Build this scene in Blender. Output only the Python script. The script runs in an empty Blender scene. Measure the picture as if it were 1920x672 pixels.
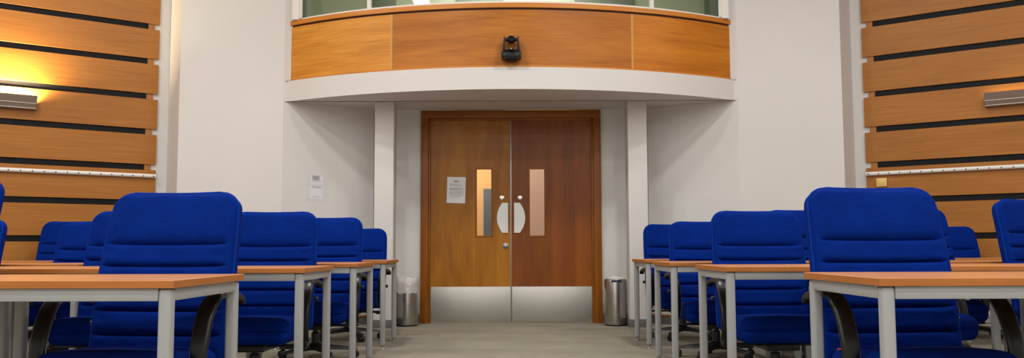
import bpy, bmesh, math, random
from math import sin, cos, pi, radians, sqrt, atan, atan2
from mathutils import Vector, Matrix
random.seed(7)
scn = bpy.context.scene
COL = scn.collection

# ------------------------------------------------------------------ helpers
def mat(name, color, rough=0.5, metal=0.0, spec=0.5, coat=0.0):
    m = bpy.data.materials.new(name); m.use_nodes = True
    b = m.node_tree.nodes['Principled BSDF']
    b.inputs['Base Color'].default_value = (*color, 1)
    b.inputs['Roughness'].default_value = rough
    b.inputs['Metallic'].default_value = metal
    b.inputs['Specular IOR Level'].default_value = spec
    b.inputs['Coat Weight'].default_value = coat
    return m

def nodes_of(m):
    nt = m.node_tree
    return nt, nt.nodes, nt.links, nt.nodes['Principled BSDF']

def noise(nt, coord, scale, stretch=(1, 1, 1), detail=4.0, rough=0.55, dist=0.0, src='Object'):
    mp = nt.nodes.new('ShaderNodeMapping'); mp.inputs['Scale'].default_value = stretch
    nt.links.new(coord.outputs[src], mp.inputs['Vector'])
    n = nt.nodes.new('ShaderNodeTexNoise')
    n.inputs['Scale'].default_value = scale; n.inputs['Detail'].default_value = detail
    n.inputs['Roughness'].default_value = rough; n.inputs['Distortion'].default_value = dist
    nt.links.new(mp.outputs['Vector'], n.inputs['Vector'])
    return n

def ramp(nt, src, stops):
    r = nt.nodes.new('ShaderNodeValToRGB')
    el = r.color_ramp.elements
    while len(el) < len(stops): el.new(0.5)
    for e, (p, c) in zip(el, stops):
        e.position = p; e.color = (*c, 1)
    nt.links.new(src, r.inputs['Fac'])
    return r

def bump(nt, src, strength, dist=0.01):
    b = nt.nodes.new('ShaderNodeBump')
    b.inputs['Strength'].default_value = strength; b.inputs['Distance'].default_value = dist
    nt.links.new(src, b.inputs['Height'])
    nt.links.new(b.outputs['Normal'], nt.nodes['Principled BSDF'].inputs['Normal'])
    return b

def mix(nt, a, b, fac, mode='MIX'):
    n = nt.nodes.new('ShaderNodeMix'); n.data_type = 'RGBA'; n.blend_type = mode
    if isinstance(fac, float): n.inputs[0].default_value = fac
    else: nt.links.new(fac, n.inputs[0])
    nt.links.new(a, n.inputs[6])
    if isinstance(b, tuple): n.inputs[7].default_value = (*b, 1)
    else: nt.links.new(b, n.inputs[7])
    return n.outputs[2]

def wood(name, dark, mid, light, axis='x', rough=0.4, scale=1.0, coat=0.0, flame=0.5, bands=None, stretch=0.45, veneer=False):
    """grain runs along the object's given axis"""
    m = mat(name, mid, rough, spec=0.3, coat=coat)
    nt, N, L, b = nodes_of(m)
    tc = N.new('ShaderNodeTexCoord')
    i = 'xyz'.index(axis)
    st = [14.0, 14.0, 14.0]; st[i] = 0.35
    if veneer: st[1] = 0.05          # bent sheet: the figure follows the sheet, not its depth
    fine = noise(nt, tc, 5.0 * scale, tuple(st), 5, 0.6)
    st2 = [2.4, 2.4, 2.4]; st2[i] = stretch
    if veneer: st2[1] = 0.05
    big = noise(nt, tc, 1.6 * scale, tuple(st2), 4, 0.6, 0.5)
    c1 = ramp(nt, big.outputs['Fac'], [(0.34, dark), (0.5, mid), (0.66, light)])
    c2 = ramp(nt, fine.outputs['Fac'], [(0.33, dark), (0.52, mid), (0.70, light)])
    out = mix(nt, c2.outputs['Color'], c1.outputs['Color'], flame)
    if bands:
        sep = N.new('ShaderNodeSeparateXYZ'); L.new(tc.outputs['Object'], sep.inputs[0])
        mu = N.new('ShaderNodeMath'); mu.operation = 'MULTIPLY'; mu.inputs[1].default_value = bands[0]
        L.new(sep.outputs[0], mu.inputs[0])
        fl = N.new('ShaderNodeMath'); fl.operation = 'FLOOR'; L.new(mu.outputs[0], fl.inputs[0])
        wn = N.new('ShaderNodeTexWhiteNoise'); wn.noise_dimensions = '1D'; L.new(fl.outputs[0], wn.inputs['W'])
        rb = ramp(nt, wn.outputs['Value'], [(0.0, (1 - bands[1],) * 3), (1.0, (1, 1, 1))])
        out = mix(nt, out, rb.outputs['Color'], 1.0, 'MULTIPLY')
    L.new(out, b.inputs['Base Color'])
    bump(nt, fine.outputs['Fac'], 0.06, 0.004)
    return m

class MB:
    """collects shapes and links them as one mesh object"""
    def __init__(s): s.bm = bmesh.new()
    def box(s, lo, hi, bev=0.0, M=None, mi=0, seg=2):
        lo, hi = Vector(lo), Vector(hi)
        t = bmesh.new(); bmesh.ops.create_cube(t, size=1.0)
        for v in t.verts:
            v.co = Vector(((lo[k] + hi[k]) / 2 + v.co[k] * (hi[k] - lo[k])) for k in range(3))
        if bev > 0:
            bmesh.ops.bevel(t, geom=list(t.edges), offset=bev, segments=seg, profile=0.5, affect='EDGES')
        s._join(t, M, mi); return s
    def _join(s, t, M=None, mi=0):
        if M is not None: bmesh.ops.transform(t, matrix=M, verts=t.verts)
        vm = {v: s.bm.verts.new(v.co) for v in t.verts}
        for f in t.faces:
            try: nf = s.bm.faces.new([vm[v] for v in f.verts]); nf.material_index = mi
            except ValueError: pass
        t.free()
    def grid(s, rows, closed_u=False, closed_v=False, caps=False, mi=0, flip=False):
        vr = [[s.bm.verts.new(p) for p in r] for r in rows]
        nr, nc = len(vr), len(vr[0])
        for i in range(nr if closed_v else nr - 1):
            for j in range(nc if closed_u else nc - 1):
                a, b, c, d = vr[i][j], vr[i][(j + 1) % nc], vr[(i + 1) % nr][(j + 1) % nc], vr[(i + 1) % nr][j]
                try: f = s.bm.faces.new((a, b, c, d)); f.material_index = mi
                except ValueError: pass
        if caps:
            for r in (vr[0], vr[-1]):
                try: f = s.bm.faces.new(r); f.material_index = mi
                except ValueError: pass
        return s
    def lathe(s, prof, n=32, M=None, mi=0, caps=True):
        rows = [[Vector((r * cos(2 * pi * k / n), r * sin(2 * pi * k / n), z)) for k in range(n)] for r, z in prof]
        if M is not None: rows = [[M @ p for p in r] for r in rows]
        return s.grid(rows, closed_u=True, caps=caps, mi=mi)
    def cyl(s, p0, p1, r0, r1=None, n=20, mi=0):
        p0, p1 = Vector(p0), Vector(p1); d = p1 - p0
        q = d.to_track_quat('Z', 'Y').to_matrix().to_4x4()
        return s.lathe([(r0, 0), (r0 if r1 is None else r1, d.length)], n, Matrix.Translation(p0) @ q, mi)
    def prism(s, poly, axis, a, b, M=None, mi=0, bev=0.0):
        """polygon in the two other axes (in xyz order), extruded along axis from a to b"""
        t = bmesh.new()
        k = 'xyz'.index(axis)
        def pt(p, w):
            q = list(p); q.insert(k, w); return Vector(q)
        A = [t.verts.new(pt(p, a)) for p in poly]; B = [t.verts.new(pt(p, b)) for p in poly]
        n = len(poly)
        t.faces.new(A); t.faces.new(B[::-1])
        for i in range(n): t.faces.new((A[i], B[i], B[(i + 1) % n], A[(i + 1) % n]))
        if bev: bmesh.ops.bevel(t, geom=list(t.edges), offset=bev, segments=2, profile=0.5, affect='EDGES')
        s._join(t, M, mi); return s
    def sphere(s, c, r, sc=(1, 1, 1), mi=0, n=20):
        rows = []
        for i in range(n // 2 + 1):
            a = pi * i / (n // 2)
            rr = max(sin(a), 1e-4)
            rows.append([Vector((c[0] + r * sc[0] * rr * cos(2 * pi * k / n), c[1] + r * sc[1] * rr * sin(2 * pi * k / n), c[2] - r * sc[2] * cos(a))) for k in range(n)])
        return s.grid(rows, closed_u=True, caps=True, mi=mi)
    def tube(s, pts, r, n=10, mi=0, closed=False):
        pts = [Vector(p) for p in pts]; rows = []; N = len(pts); prev = None
        for i, p in enumerate(pts):
            a = pts[(i - 1) % N] if (closed or i > 0) else p
            b = pts[(i + 1) % N] if (closed or i < N - 1) else p
            t = (b - a).normalized()
            if prev is None:
                up = Vector((0, 0, 1)) if abs(t.z) < 0.9 else Vector((1, 0, 0))
            else: up = prev
            x = (up - t * up.dot(t)).normalized(); y = t.cross(x); prev = x
            rr = r[i] if isinstance(r, (list, tuple)) else r
            rows.append([p + (x * cos(2 * pi * k / n) + y * sin(2 * pi * k / n)) * rr for k in range(n)])
        return s.grid(rows, closed_u=True, closed_v=closed, caps=not closed, mi=mi)
    def build(s, name, m, parent=None, smooth=True, angle=35, M=None):
        if M is not None: bmesh.ops.transform(s.bm, matrix=M, verts=s.bm.verts)
        bmesh.ops.recalc_face_normals(s.bm, faces=s.bm.faces)
        me = bpy.data.meshes.new(name); s.bm.to_mesh(me); s.bm.free()
        for x in (m if isinstance(m, (list, tuple)) else [m]): me.materials.append(x)
        if smooth:
            me.polygons.foreach_set('use_smooth', [True] * len(me.polygons))
            me.set_sharp_from_angle(angle=radians(angle))
        o = bpy.data.objects.new(name, me); COL.objects.link(o)
        if parent is not None: o.parent = parent
        return o

def tag(o, label=None, cat=None, group=None, kind=None):
    if label: o['label'] = label
    if cat: o['category'] = cat
    if group: o['group'] = group
    if kind: o['kind'] = kind
    return o
def empty(name, loc=(0, 0, 0), rz=0.0):
    o = bpy.data.objects.new(name, None); COL.objects.link(o)
    o.location = loc; o.rotation_euler = (0, 0, rz); o.empty_display_size = 0.1
    return o
def struct(o, label=None, cat=None): return tag(o, label, cat, kind='structure')
def children(o): return [c for c in bpy.data.objects if c.parent is o]
def copy_tree(o, parent=None):
    c = o.copy(); COL.objects.link(c)
    if parent is not None: c.parent = parent
    for ch in children(o): copy_tree(ch, c)
    return c
def smooth_path(P, n=6, closed=False):
    P = [Vector(p) for p in P]; out = []; N = len(P)
    for i in range(N if closed else N - 1):
        p1, p2 = P[i], P[(i + 1) % N]
        p0 = P[(i - 1) % N] if (closed or i > 0) else p1
        p3 = P[(i + 2) % N] if (closed or i < N - 2) else p2
        for k in range(n):
            t = k / n
            out.append(0.5 * ((2 * p1) + (p2 - p0) * t + (2 * p0 - 5 * p1 + 4 * p2 - p3) * t * t + (3 * p1 - p0 - 3 * p2 + p3) * t ** 3))
    if not closed: out.append(P[-1])
    return out

# ------------------------------------------------------------------ materials
def wall_paint(name, c):
    m = mat(name, c, 0.75, spec=0.25)
    nt, N, L, b = nodes_of(m); tc = N.new('ShaderNodeTexCoord')
    n = noise(nt, tc, 1.3, detail=3)
    r = ramp(nt, n.outputs['Fac'], [(0.3, tuple(x * 0.97 for x in c)), (0.7, c)])
    L.new(r.outputs['Color'], b.inputs['Base Color'])
    n2 = noise(nt, tc, 140, detail=2); bump(nt, n2.outputs['Fac'], 0.05, 0.002)
    return m
M_wall = wall_paint('wall_paint', (0.665, 0.655, 0.645))
M_soffit = wall_paint('soffit_paint', (0.665, 0.655, 0.645))
M_trimwhite = wall_paint('white_gloss', (0.80, 0.78, 0.76))
M_upper = wall_paint('upper_room_paint', (0.58, 0.60, 0.48))
M_upper_dark = wall_paint('upper_room_panel_grey', (0.22, 0.24, 0.20))
M_ceil = wall_paint('ceiling_paint', (0.80, 0.79, 0.77))

M_slat = wood('beech_slat', (0.285, 0.105, 0.016), (0.365, 0.142, 0.024), (0.435, 0.182, 0.035), 'x', 0.42, flame=0.4)
M_batten = wood('beech_batten', (0.31, 0.115, 0.024), (0.38, 0.155, 0.036), (0.43, 0.185, 0.046), 'z', 0.45, flame=0.4)
M_black = mat('black_backing', (0.005, 0.005, 0.006), 0.6, spec=0.2)
M_balc = [wood('cherry_veneer_' + n_, *c_, 'x', 0.42, 1.5, flame=0.5, stretch=0.35, veneer=True) for n_, c_ in (('golden', ((0.40, 0.14, 0.012), (0.60, 0.245, 0.028), (0.74, 0.36, 0.065))), ('brown', ((0.27, 0.080, 0.006), (0.41, 0.138, 0.012), (0.52, 0.195, 0.022))), ('orange', ((0.35, 0.10, 0.005), (0.52, 0.175, 0.010), (0.64, 0.24, 0.020))))]
M_cap = wood('cherry_cap', (0.44, 0.145, 0.018), (0.56, 0.21, 0.03), (0.66, 0.27, 0.045), 'x', 0.38, flame=0.4, veneer=True)
M_strip = wood('maple_strip', (0.50, 0.25, 0.06), (0.58, 0.30, 0.08), (0.66, 0.36, 0.11), 'z', 0.4)
M_gap = mat('shadow_gap_brown', (0.05, 0.014, 0.003), 0.6)
M_doorL = wood('door_veneer_golden', (0.22, 0.068, 0.002), (0.35, 0.128, 0.004), (0.47, 0.192, 0.010), 'z', 0.36, 1.3, coat=0.0, flame=0.6, bands=(6.0, 0.10))
M_doorR = wood('door_veneer_red', (0.18, 0.042, 0.002), (0.265, 0.068, 0.003), (0.35, 0.102, 0.005), 'z', 0.36, 1.3, coat=0.0, flame=0.5, bands=(7.6, 0.32))
M_frame = wood('door_frame_wood', (0.17, 0.046, 0.003), (0.25, 0.076, 0.005), (0.33, 0.112, 0.008), 'z', 0.4)
M_frameh = wood('door_head_wood', (0.17, 0.046, 0.003), (0.25, 0.076, 0.005), (0.33, 0.112, 0.008), 'x', 0.4)
M_table = wood('table_beech', (0.46, 0.185, 0.058), (0.55, 0.235, 0.082), (0.62, 0.29, 0.115), 'x', 0.30, 1.2, flame=0.45)
M_tedge = wood('table_edging', (0.36, 0.115, 0.022), (0.42, 0.145, 0.032), (0.49, 0.18, 0.044), 'x', 0.42, flame=0.4)
M_grey = mat('grey_powder_coat', (0.335, 0.342, 0.345), 0.45, 0.0)
M_greydk = mat('grey_foot', (0.36, 0.36, 0.36), 0.4, 0.8)
M_blackp = mat('black_plastic', (0.011, 0.011, 0.012), 0.34)
M_blackl = mat('black_vinyl', (0.005, 0.005, 0.0052), 0.33, spec=0.45)
M_skirt = mat('grey_skirting', (0.115, 0.115, 0.11), 0.6)
M_bead = wood('skirting_bead', (0.30, 0.10, 0.02), (0.36, 0.13, 0.03), (0.42, 0.17, 0.04), 'x', 0.4)
M_white = mat('white_plastic', (0.78, 0.77, 0.74), 0.4)
M_hole = mat('dark_hole', (0.03, 0.03, 0.03), 0.7)
M_cream = mat('cream_plastic', (0.75, 0.52, 0.16), 0.45)
M_alu = mat('satin_aluminium', (0.60, 0.60, 0.60), 0.45, 0.75)
M_chrome = mat('polished_steel', (0.80, 0.80, 0.80), 0.18, 1.0)
M_paper = mat('white_paper', (0.74, 0.74, 0.77), 0.8)
M_ink = mat('grey_ink', (0.28, 0.28, 0.32), 0.8)
M_inkdk = mat('dark_ink', (0.05, 0.05, 0.07), 0.8)
M_fitting = mat('bronze_grey_metal', (0.30, 0.26, 0.23), 0.42, 0.55)
M_fitline = mat('fitting_edge', (0.50, 0.45, 0.40), 0.4, 0.5)
M_camblack = mat('camera_black', (0.004, 0.004, 0.0045), 0.4, spec=0.35)
M_edge = mat('steel_edge', (0.34, 0.37, 0.42), 0.4, 0.8)
M_red = mat('red_tag', (0.55, 0.02, 0.03), 0.7)
M_darkblue = mat('dark_blue_panel', (0.02, 0.032, 0.06), 0.5)
M_corr = wall_paint('corridor_warm', (0.72, 0.42, 0.13))
M_corr2 = wall_paint('corridor_rose', (0.50, 0.32, 0.24))

def fabric(name, c):
    m = mat(name, c, 0.9, spec=0.06)
    nt, N, L, b = nodes_of(m); tc = N.new('ShaderNodeTexCoord')
    n = noise(nt, tc, 9, detail=3); n2 = noise(nt, tc, 420, detail=2)
    r = ramp(nt, n.outputs['Fac'], [(0.3, tuple(x * 0.86 for x in c)), (0.7, tuple(x * 1.08 for x in c))])
    L.new(r.outputs['Color'], b.inputs['Base Color'])
    n3 = noise(nt, tc, 16, (0.6, 1, 1.6), detail=3)
    ad = N.new('ShaderNodeMath'); ad.operation = 'MULTIPLY_ADD'; ad.inputs[1].default_value = 0.10
    L.new(n2.outputs['Fac'], ad.inputs[0]); L.new(n3.outputs['Fac'], ad.inputs[2])
    bump(nt, ad.outputs[0], 0.35, 0.012)
    b.inputs['Sheen Weight'].default_value = 0.0
    b.inputs['Sheen Roughness'].default_value = 0.4
    b.inputs['Sheen Tint'].default_value = (0.1, 0.25, 1, 1)
    return m
M_blue = fabric('royal_blue_fabric', (0.0005, 0.0168, 0.178))
M_pipe = fabric('royal_blue_piping', (0.0015, 0.030, 0.27))

def brushed(name, c, rough, axis):
    m = mat(name, c, rough, 1.0)
    nt, N, L, b = nodes_of(m); tc = N.new('ShaderNodeTexCoord')
    st = [60.0] * 3; st['xyz'.index(axis)] = 0.8
    n = noise(nt, tc, 6, tuple(st), 3)
    r = N.new('ShaderNodeMapRange'); r.inputs[3].default_value = rough - 0.06; r.inputs[4].default_value = rough + 0.10
    L.new(n.outputs['Fac'], r.inputs[0]); L.new(r.outputs[0], b.inputs['Roughness'])
    big = noise(nt, tc, 2.2, detail=3)
    bump(nt, big.outputs['Fac'], 0.12, 0.03)
    return m
M_kick = brushed('brushed_kick_plate', (0.50, 0.485, 0.455), 0.48, 'x')
M_bin = brushed('brushed_bin_steel', (0.48, 0.45, 0.42), 0.26, 'z')

def carpet():
    c = (0.305, 0.288, 0.238)
    m = mat('grey_carpet', c, 0.95, spec=0.1)
    nt, N, L, b = nodes_of(m); tc = N.new('ShaderNodeTexCoord')
    n = noise(nt, tc, 190, detail=3, rough=0.7); n2 = noise(nt, tc, 1.7, (0.7, 1.6, 1), detail=5, rough=0.65, dist=0.6)
    r = ramp(nt, n.outputs['Fac'], [(0.3, tuple(x * 0.62 for x in c)), (0.7, tuple(x * 1.35 for x in c))])
    r2 = ramp(nt, n2.outputs['Fac'], [(0.3, (0.80, 0.80, 0.81)), (0.65, (1.05, 1.04, 1.0))])
    out = mix(nt, r.outputs['Color'], r2.outputs['Color'], 1.0, 'MULTIPLY')
    L.new(out, b.inputs['Base Color'])
    bump(nt, n.outputs['Fac'], 0.6, 0.006)
    return m
M_carpet = carpet()

def glass(name, tint, reflect=1.0):
    m = bpy.data.materials.new(name); m.use_nodes = True
    nt = m.node_tree; nt.nodes.clear()
    o = nt.nodes.new('ShaderNodeOutputMaterial')
    t = nt.nodes.new('ShaderNodeBsdfTransparent'); t.inputs['Color'].default_value = (*tint, 1)
    g = nt.nodes.new('ShaderNodeBsdfGlossy'); g.inputs['Roughness'].default_value = 0.02
    f = nt.nodes.new('ShaderNodeFresnel'); 
    ge = nt.nodes.new('ShaderNodeNewGeometry'); io = nt.nodes.new('ShaderNodeMath'); io.operation = 'MULTIPLY_ADD'
    io.inputs[1].default_value = 1 / 1.5 - 1.5; io.inputs[2].default_value = 1.5      # same reflectance from either face
    nt.links.new(ge.outputs['Backfacing'], io.inputs[0]); nt.links.new(io.outputs[0], f.inputs['IOR'])
    mu = nt.nodes.new('ShaderNodeMath'); mu.operation = 'MULTIPLY'; mu.inputs[1].default_value = reflect
    nt.links.new(f.outputs[0], mu.inputs[0])
    x = nt.nodes.new('ShaderNodeMixShader')
    nt.links.new(mu.outputs[0], x.inputs[0]); nt.links.new(t.outputs[0], x.inputs[1]); nt.links.new(g.outputs[0], x.inputs[2])
    nt.links.new(x.outputs[0], o.inputs[0])
    return m
M_glass = glass('window_glass', (0.86, 0.92, 0.86))
M_dglass = glass('door_glass', (0.92, 0.92, 0.90), 1.6)
def film(name, tint, alpha):
    m = mat(name, tint, 0.22); nt, N, L, b = nodes_of(m)
    b.inputs['Alpha'].default_value = alpha
    tc = N.new('ShaderNodeTexCoord'); n = noise(nt, tc, 26, detail=3, dist=0.8)
    bump(nt, n.outputs['Fac'], 0.8, 0.012)
    return m
M_pocket = film('clear_plastic_pocket', (0.84, 0.84, 0.92), 0.22)
M_liner = film('bin_liner', (0.80, 0.78, 0.76), 0.62)
def emit(name, c, s):
    m = mat(name, c, 0.5); b = m.node_tree.nodes['Principled BSDF']
    b.inputs['Emission Color'].default_value = (*c, 1); b.inputs['Emission Strength'].default_value = s
    return m
M_tube = emit('warm_lamp_tube', (1.0, 0.78, 0.40), 40)
M_cool = emit('white_lamp_diffuser', (1.0, 0.98, 0.95), 6)

# ------------------------------------------------------------------ room shell
H = 4.9
DY = 9.77                       # the door wall's face
A_out, A_in = (3.49, 9.00), (2.43, 9.14)     # the plain wall piers
REC = (1.545, 9.69)             # inner end of the angled recess walls
RET = (3.75, 9.3656)              # where the pier returns to the panelled wall
SL = 0.72                       # plan slope of the panelled walls
def pw(x, off=0.0): return 9.272 - SL * (abs(x) - 3.88) + off   # plaster behind the panelling
PX = 7.4
def wall_quad(mb, a, b, z0, z1, t=0.12):
    """vertical slab whose visible face runs a-b, thickness t away from the room (to the left of a->b)"""
    a, b = Vector(a), Vector(b); d = (b - a).normalized(); n = Vector((-d.y, d.x)) * t
    mb.prism([tuple(a), tuple(b), tuple(b + n), tuple(a + n)], 'z', z0, z1)
MB().box((-7.7, -8.2, -0.1), (7.7, 12.6, 0.0)).build('floor', M_carpet, smooth=False)
struct(bpy.data.objects['floor'], 'grey carpeted floor of the hall', 'floor')
struct(MB().box((-7.7, -8.2, H), (7.7, 12.6, H + 0.1)).build('ceiling', M_ceil, smooth=False), 'white ceiling above the hall', 'ceiling')
for sgn, nm in ((-1, 'left'), (1, 'right')):
    def P(p): return (sgn * p[0], p[1])
    def seg(mb, p, q, z0, z1, t=0.12):
        a, b = (P(p), P(q)) if sgn < 0 else (P(q), P(p))
        wall_quad(mb, a, b, z0, z1, t)
    mb = MB(); seg(mb, (PX, pw(PX)), RET, 0, H)
    struct(mb.build('wall_panelled_' + nm, M_wall, smooth=False), 'white plaster wall behind the slatted panelling on the %s' % nm, 'wall')
    mb = MB()                    # pier: return face + front face as one solid
    poly = [RET, A_out, A_in, (2.55, 9.42), (3.75, 9.60)]
    mb.prism([P(p) for p in poly], 'z', 0, H)
    struct(mb.build('wall_pier_' + nm, M_wall, smooth=False), 'plain white wall pier to the %s of the balcony' % nm, 'wall')
    mb = MB(); seg(mb, A_in, REC, 0, 2.41); seg(mb, A_in, (2.30, 9.14 + 0.13 * 0.62), 2.41, H)
    struct(mb.build('wall_recess_' + nm, M_wall, smooth=False), 'white angled recess wall under the balcony on the %s' % nm, 'wall')
    mb = MB(); lo, hi = sorted((sgn * 1.0, sgn * 1.56)); mb.box((lo, DY, 0), (hi, DY + 0.14, 2.41))
    struct(mb.build('wall_door_' + nm, M_wall, smooth=False), 'white wall strip on the %s of the double door' % nm, 'wall')
    mb = MB(); x0, x1 = sorted((sgn * PX, sgn * (PX + 0.12))); mb.box((x0, -8.0, 0), (x1, pw(PX), H))
    struct(mb.build('wall_' + nm, M_wall, smooth=False), 'white side wall of the hall on the %s' % nm, 'wall')
    # free-standing column in front of the recess corner
    x0, x1 = sorted((sgn * 1.255, sgn * 1.46))
    c = MB().box((x0, 9.20, 0), (x1, 9.42, 2.41), 0.004).build('wall_column_' + nm, M_wall)
    struct(c, 'square white column on the %s of the double door' % nm, 'column')
    # skirtings
    mb = MB(); seg(mb, (2.43 - .01, 9.14 - .012), (REC[0] + .0, REC[1] - .012), 0, 0.085, 0.012)
    s_ = mb.build('baseboard_recess_' + nm, M_skirt, smooth=False); struct(s_, 'grey skirting along the %s recess wall' % nm, 'skirting')
    mb = MB(); seg(mb, (2.43 - .01, 9.14 - .018), (REC[0], REC[1] - .018), 0.085, 0.105, 0.018)
    mb.build('bead', M_bead, s_, smooth=False)
    s_ = MB().box((x0 - .012, 9.188, 0), (x1 + .012, 9.432, 0.085), 0.002).build('baseboard_column_' + nm, M_skirt)
    struct(s_, 'grey skirting around the %s column' % nm, 'skirting')
    a_, b_ = sorted((sgn * 1.03, sgn * 1.545))
    s_ = MB().box((a_, DY - 0.012, 0), (b_, DY, 0.085)).build('baseboard_door_' + nm, M_skirt, smooth=False)
    struct(s_, 'grey skirting on the %s of the door frame' % nm, 'skirting')
    MB().box((a_, DY - 0.018, 0.085), (b_, DY, 0.105)).build('bead', M_bead, s_, smooth=False)
    mb = MB(); seg(mb, (A_out[0], A_out[1] - .012), (A_in[0], A_in[1] - .012), 0, 0.085, 0.012)
    struct(mb.build('baseboard_pier_' + nm, M_skirt, smooth=False), 'grey skirting along the %s pier' % nm, 'skirting')
struct(MB().box((-7.5, -8.12, 0), (7.5, -8.0, H)).build('wall_back', M_wall, smooth=False), 'white wall behind the camera', 'wall')

# corridor beyond the double door
mb = MB(); mb.box((-1.6, 11.4, 0), (0.06, 11.5, 2.41)); mb.box((-1.72, DY + .14, 0), (-1.6, 11.5, 2.41))
struct(mb.build('wall_corridor_left', M_corr, smooth=False), 'warm lit corridor wall seen through the left door pane', 'wall')
mb = MB(); mb.box((0.06, 11.4, 0), (1.6, 11.5, 2.41)); mb.box((1.6, DY + .14, 0), (1.72, 11.5, 2.41))
struct(mb.build('wall_corridor_right', M_corr2, smooth=False), 'rose coloured corridor wall seen through the right door pane', 'wall')
# the noticeboard hanging on that wall
nb = MB().box((-0.36, 11.36, 0.8), (-0.14, 11.4, 1.62), 0.004).build('notice_board', M_darkblue)
tag(nb, 'dark blue board on the corridor wall, seen through the left door pane', 'board')
MB().box((-0.375, 11.355, 0.79), (-0.36, 11.4, 1.63)).build('board_edge', M_alu, nb, smooth=False)

# upper room behind the balcony
mb = MB(); mb.box((-3.4, 11.9, 2.62), (3.4, 12.0, H))
struct(mb.build('wall_upper_back', M_upper, smooth=False), 'pale green back wall of the room above the door', 'wall')
for sgn, nm in ((-1, 'left'), (1, 'right')):
    mb = MB(); x0, x1 = sorted((sgn * 3.3, sgn * 3.42)); mb.box((x0, 9.6, 2.62), (x1, 11.9, H))
    struct(mb.build('wall_upper_' + nm, M_upper, smooth=False), 'pale green %s wall of the room above the door' % nm, 'wall')
# dark cupboards and door frames along the upper room's back wall
for i, (a, b, mt) in enumerate(((-3.05, -2.86, M_upper_dark), (-1.93, -1.60, M_upper_dark), (-0.75, -0.1, M_upper_dark), (0.9, 1.72, M_upper_dark), (2.72, 2.95, M_upper_dark))):
    t = struct(MB().box((a, 11.86, 2.62), (b, 11.9, H - .02), 0.004).build('trim_%d' % (i + 4), mt), 'grey pilaster strip on the upper room wall', 'trim')

# ------------------------------------------------------------------ balcony
CYC, RF = 12.92, 4.46           # centre (y) and radius of the curved front
def arc_rows(r0, r1, z0, z1, xa, xb, n=48):
    """closed section swept along the curve between x = xa and x = xb"""
    rows = []
    for i in range(n + 1):
        x = xa + (xb - xa) * i / n
        a = math.asin(max(-1, min(1, x / r1)))
        d = Vector((sin(a), -cos(a), 0)); c = Vector((0, CYC, 0))
        rows.append([c + d * r0 + Vector((0, 0, z0)), c + d * r1 + Vector((0, 0, z0)), c + d * r1 + Vector((0, 0, z1)), c + d * r0 + Vector((0, 0, z1))])
    return rows
balc = empty('balcony', (0, 8.6, 2.41)); bM = Matrix.Translation((0, -8.6, -2.41))
tag(balc, 'curved wooden balcony front over the double door', 'balcony')
def bpart(mb, name, m, parent=balc, **k): return mb.build(name, m, parent, M=bM, **k)
# soffit slab with its white fascia: plan polygon
n = 48; pl = []
for i in range(n + 1):
    x = -2.415 + 4.83 * i / n
    pl.append((x, CYC - sqrt(RF * RF - x * x)))
pl += [(2.425, 9.145), (1.55, 9.685), (1.55, 9.768), (-1.55, 9.768), (-1.55, 9.685), (-2.425, 9.145)]
bpart(MB().prism(pl, 'z', 2.41, 2.632), 'fascia', M_soffit, angle=25)
R_p = RF - 0.035
for k, (xa, xb) in enumerate(((-2.375, -1.225), (-1.205, 1.232), (1.252, 2.375))):
    bpart(MB().grid(arc_rows(R_p - 0.03, R_p, 2.652, 3.222, xa, xb), closed_u=True, caps=True), 'front_panel', M_balc[k])
for xa, xb in ((-1.225, -1.205), (1.232, 1.252)):
    bpart(MB().grid(arc_rows(R_p - 0.03, R_p + 0.002, 2.652, 3.222, xa, xb, 2), closed_u=True, caps=True), 'joint_strip', M_strip)
bpart(MB().grid(arc_rows(R_p - 0.03, R_p + 0.008, 2.632, 2.655, -2.375, 2.375), closed_u=True, caps=True), 'bottom_bead', M_cap)
bpart(MB().grid(arc_rows(R_p - 0.03, R_p - 0.012, 3.22, 3.243, -2.37, 2.37), closed_u=True, caps=True), 'shadow_gap', M_gap)
bpart(MB().grid(arc_rows(R_p - 0.13, R_p + 0.014, 3.243, 3.290, -2.385, 2.385), closed_u=True, caps=True), 'cap_rail', M_cap)
bpart(MB().grid(arc_rows(R_p - 0.10, R_p - 0.03, 2.632, 3.243, -2.36, 2.36), closed_u=True, caps=True), 'backing', M_wall)
# glazing on top of the parapet
R_g = R_p - 0.075
win = empty('window_1', (0, 8.7, 3.29)); wM = Matrix.Translation((0, -8.7, -3.29))
struct(win, 'curved glazing above the wooden balcony front', 'window')
def wpart(mb, name, m, **k): return mb.build(name, m, win, M=wM, **k)
wpart(MB().grid(arc_rows(R_g - 0.02, R_g + 0.02, 3.29, 3.328, -2.28, 2.28), closed_u=True, caps=True), 'sill_bead', M_trimwhite)
wpart(MB().grid(arc_rows(R_g - 0.003, R_g + 0.003, 3.312, 4.6, -2.28, 2.28), closed_u=True, caps=True), 'pane', M_glass)
wpart(MB().grid(arc_rows(R_g - 0.03, R_g + 0.03, 4.6, 4.68, -2.28, 2.28), closed_u=True, caps=True), 'window_head', M_trimwhite)
for x in (-1.475, 1.475):
    wpart(MB().grid(arc_rows(R_g - 0.02, R_g + 0.014, 3.312, 4.6, x - .018, x + .018, 2), closed_u=True, caps=True), 'mullion', M_trimwhite)
for s in (-1, 1):
    x0, x1 = sorted((s * 2.268, s * 2.345))
    wpart(MB().box((x0, 9.10, 3.292), (x1, 9.24, 4.68), 0.003), 'jamb', M_trimwhite)
    x0, x1 = sorted((s * 2.252, s * 2.268))
    wpart(MB().box((x0, 9.12, 3.312), (x1, 9.18, 4.6)), 'jamb_bead', M_white)
struct(MB().box((-2.4, 8.44, 4.69), (2.4, 9.3, H)).build('wall_header', M_wall, smooth=False), 'white wall over the balcony glazing', 'wall')
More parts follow.
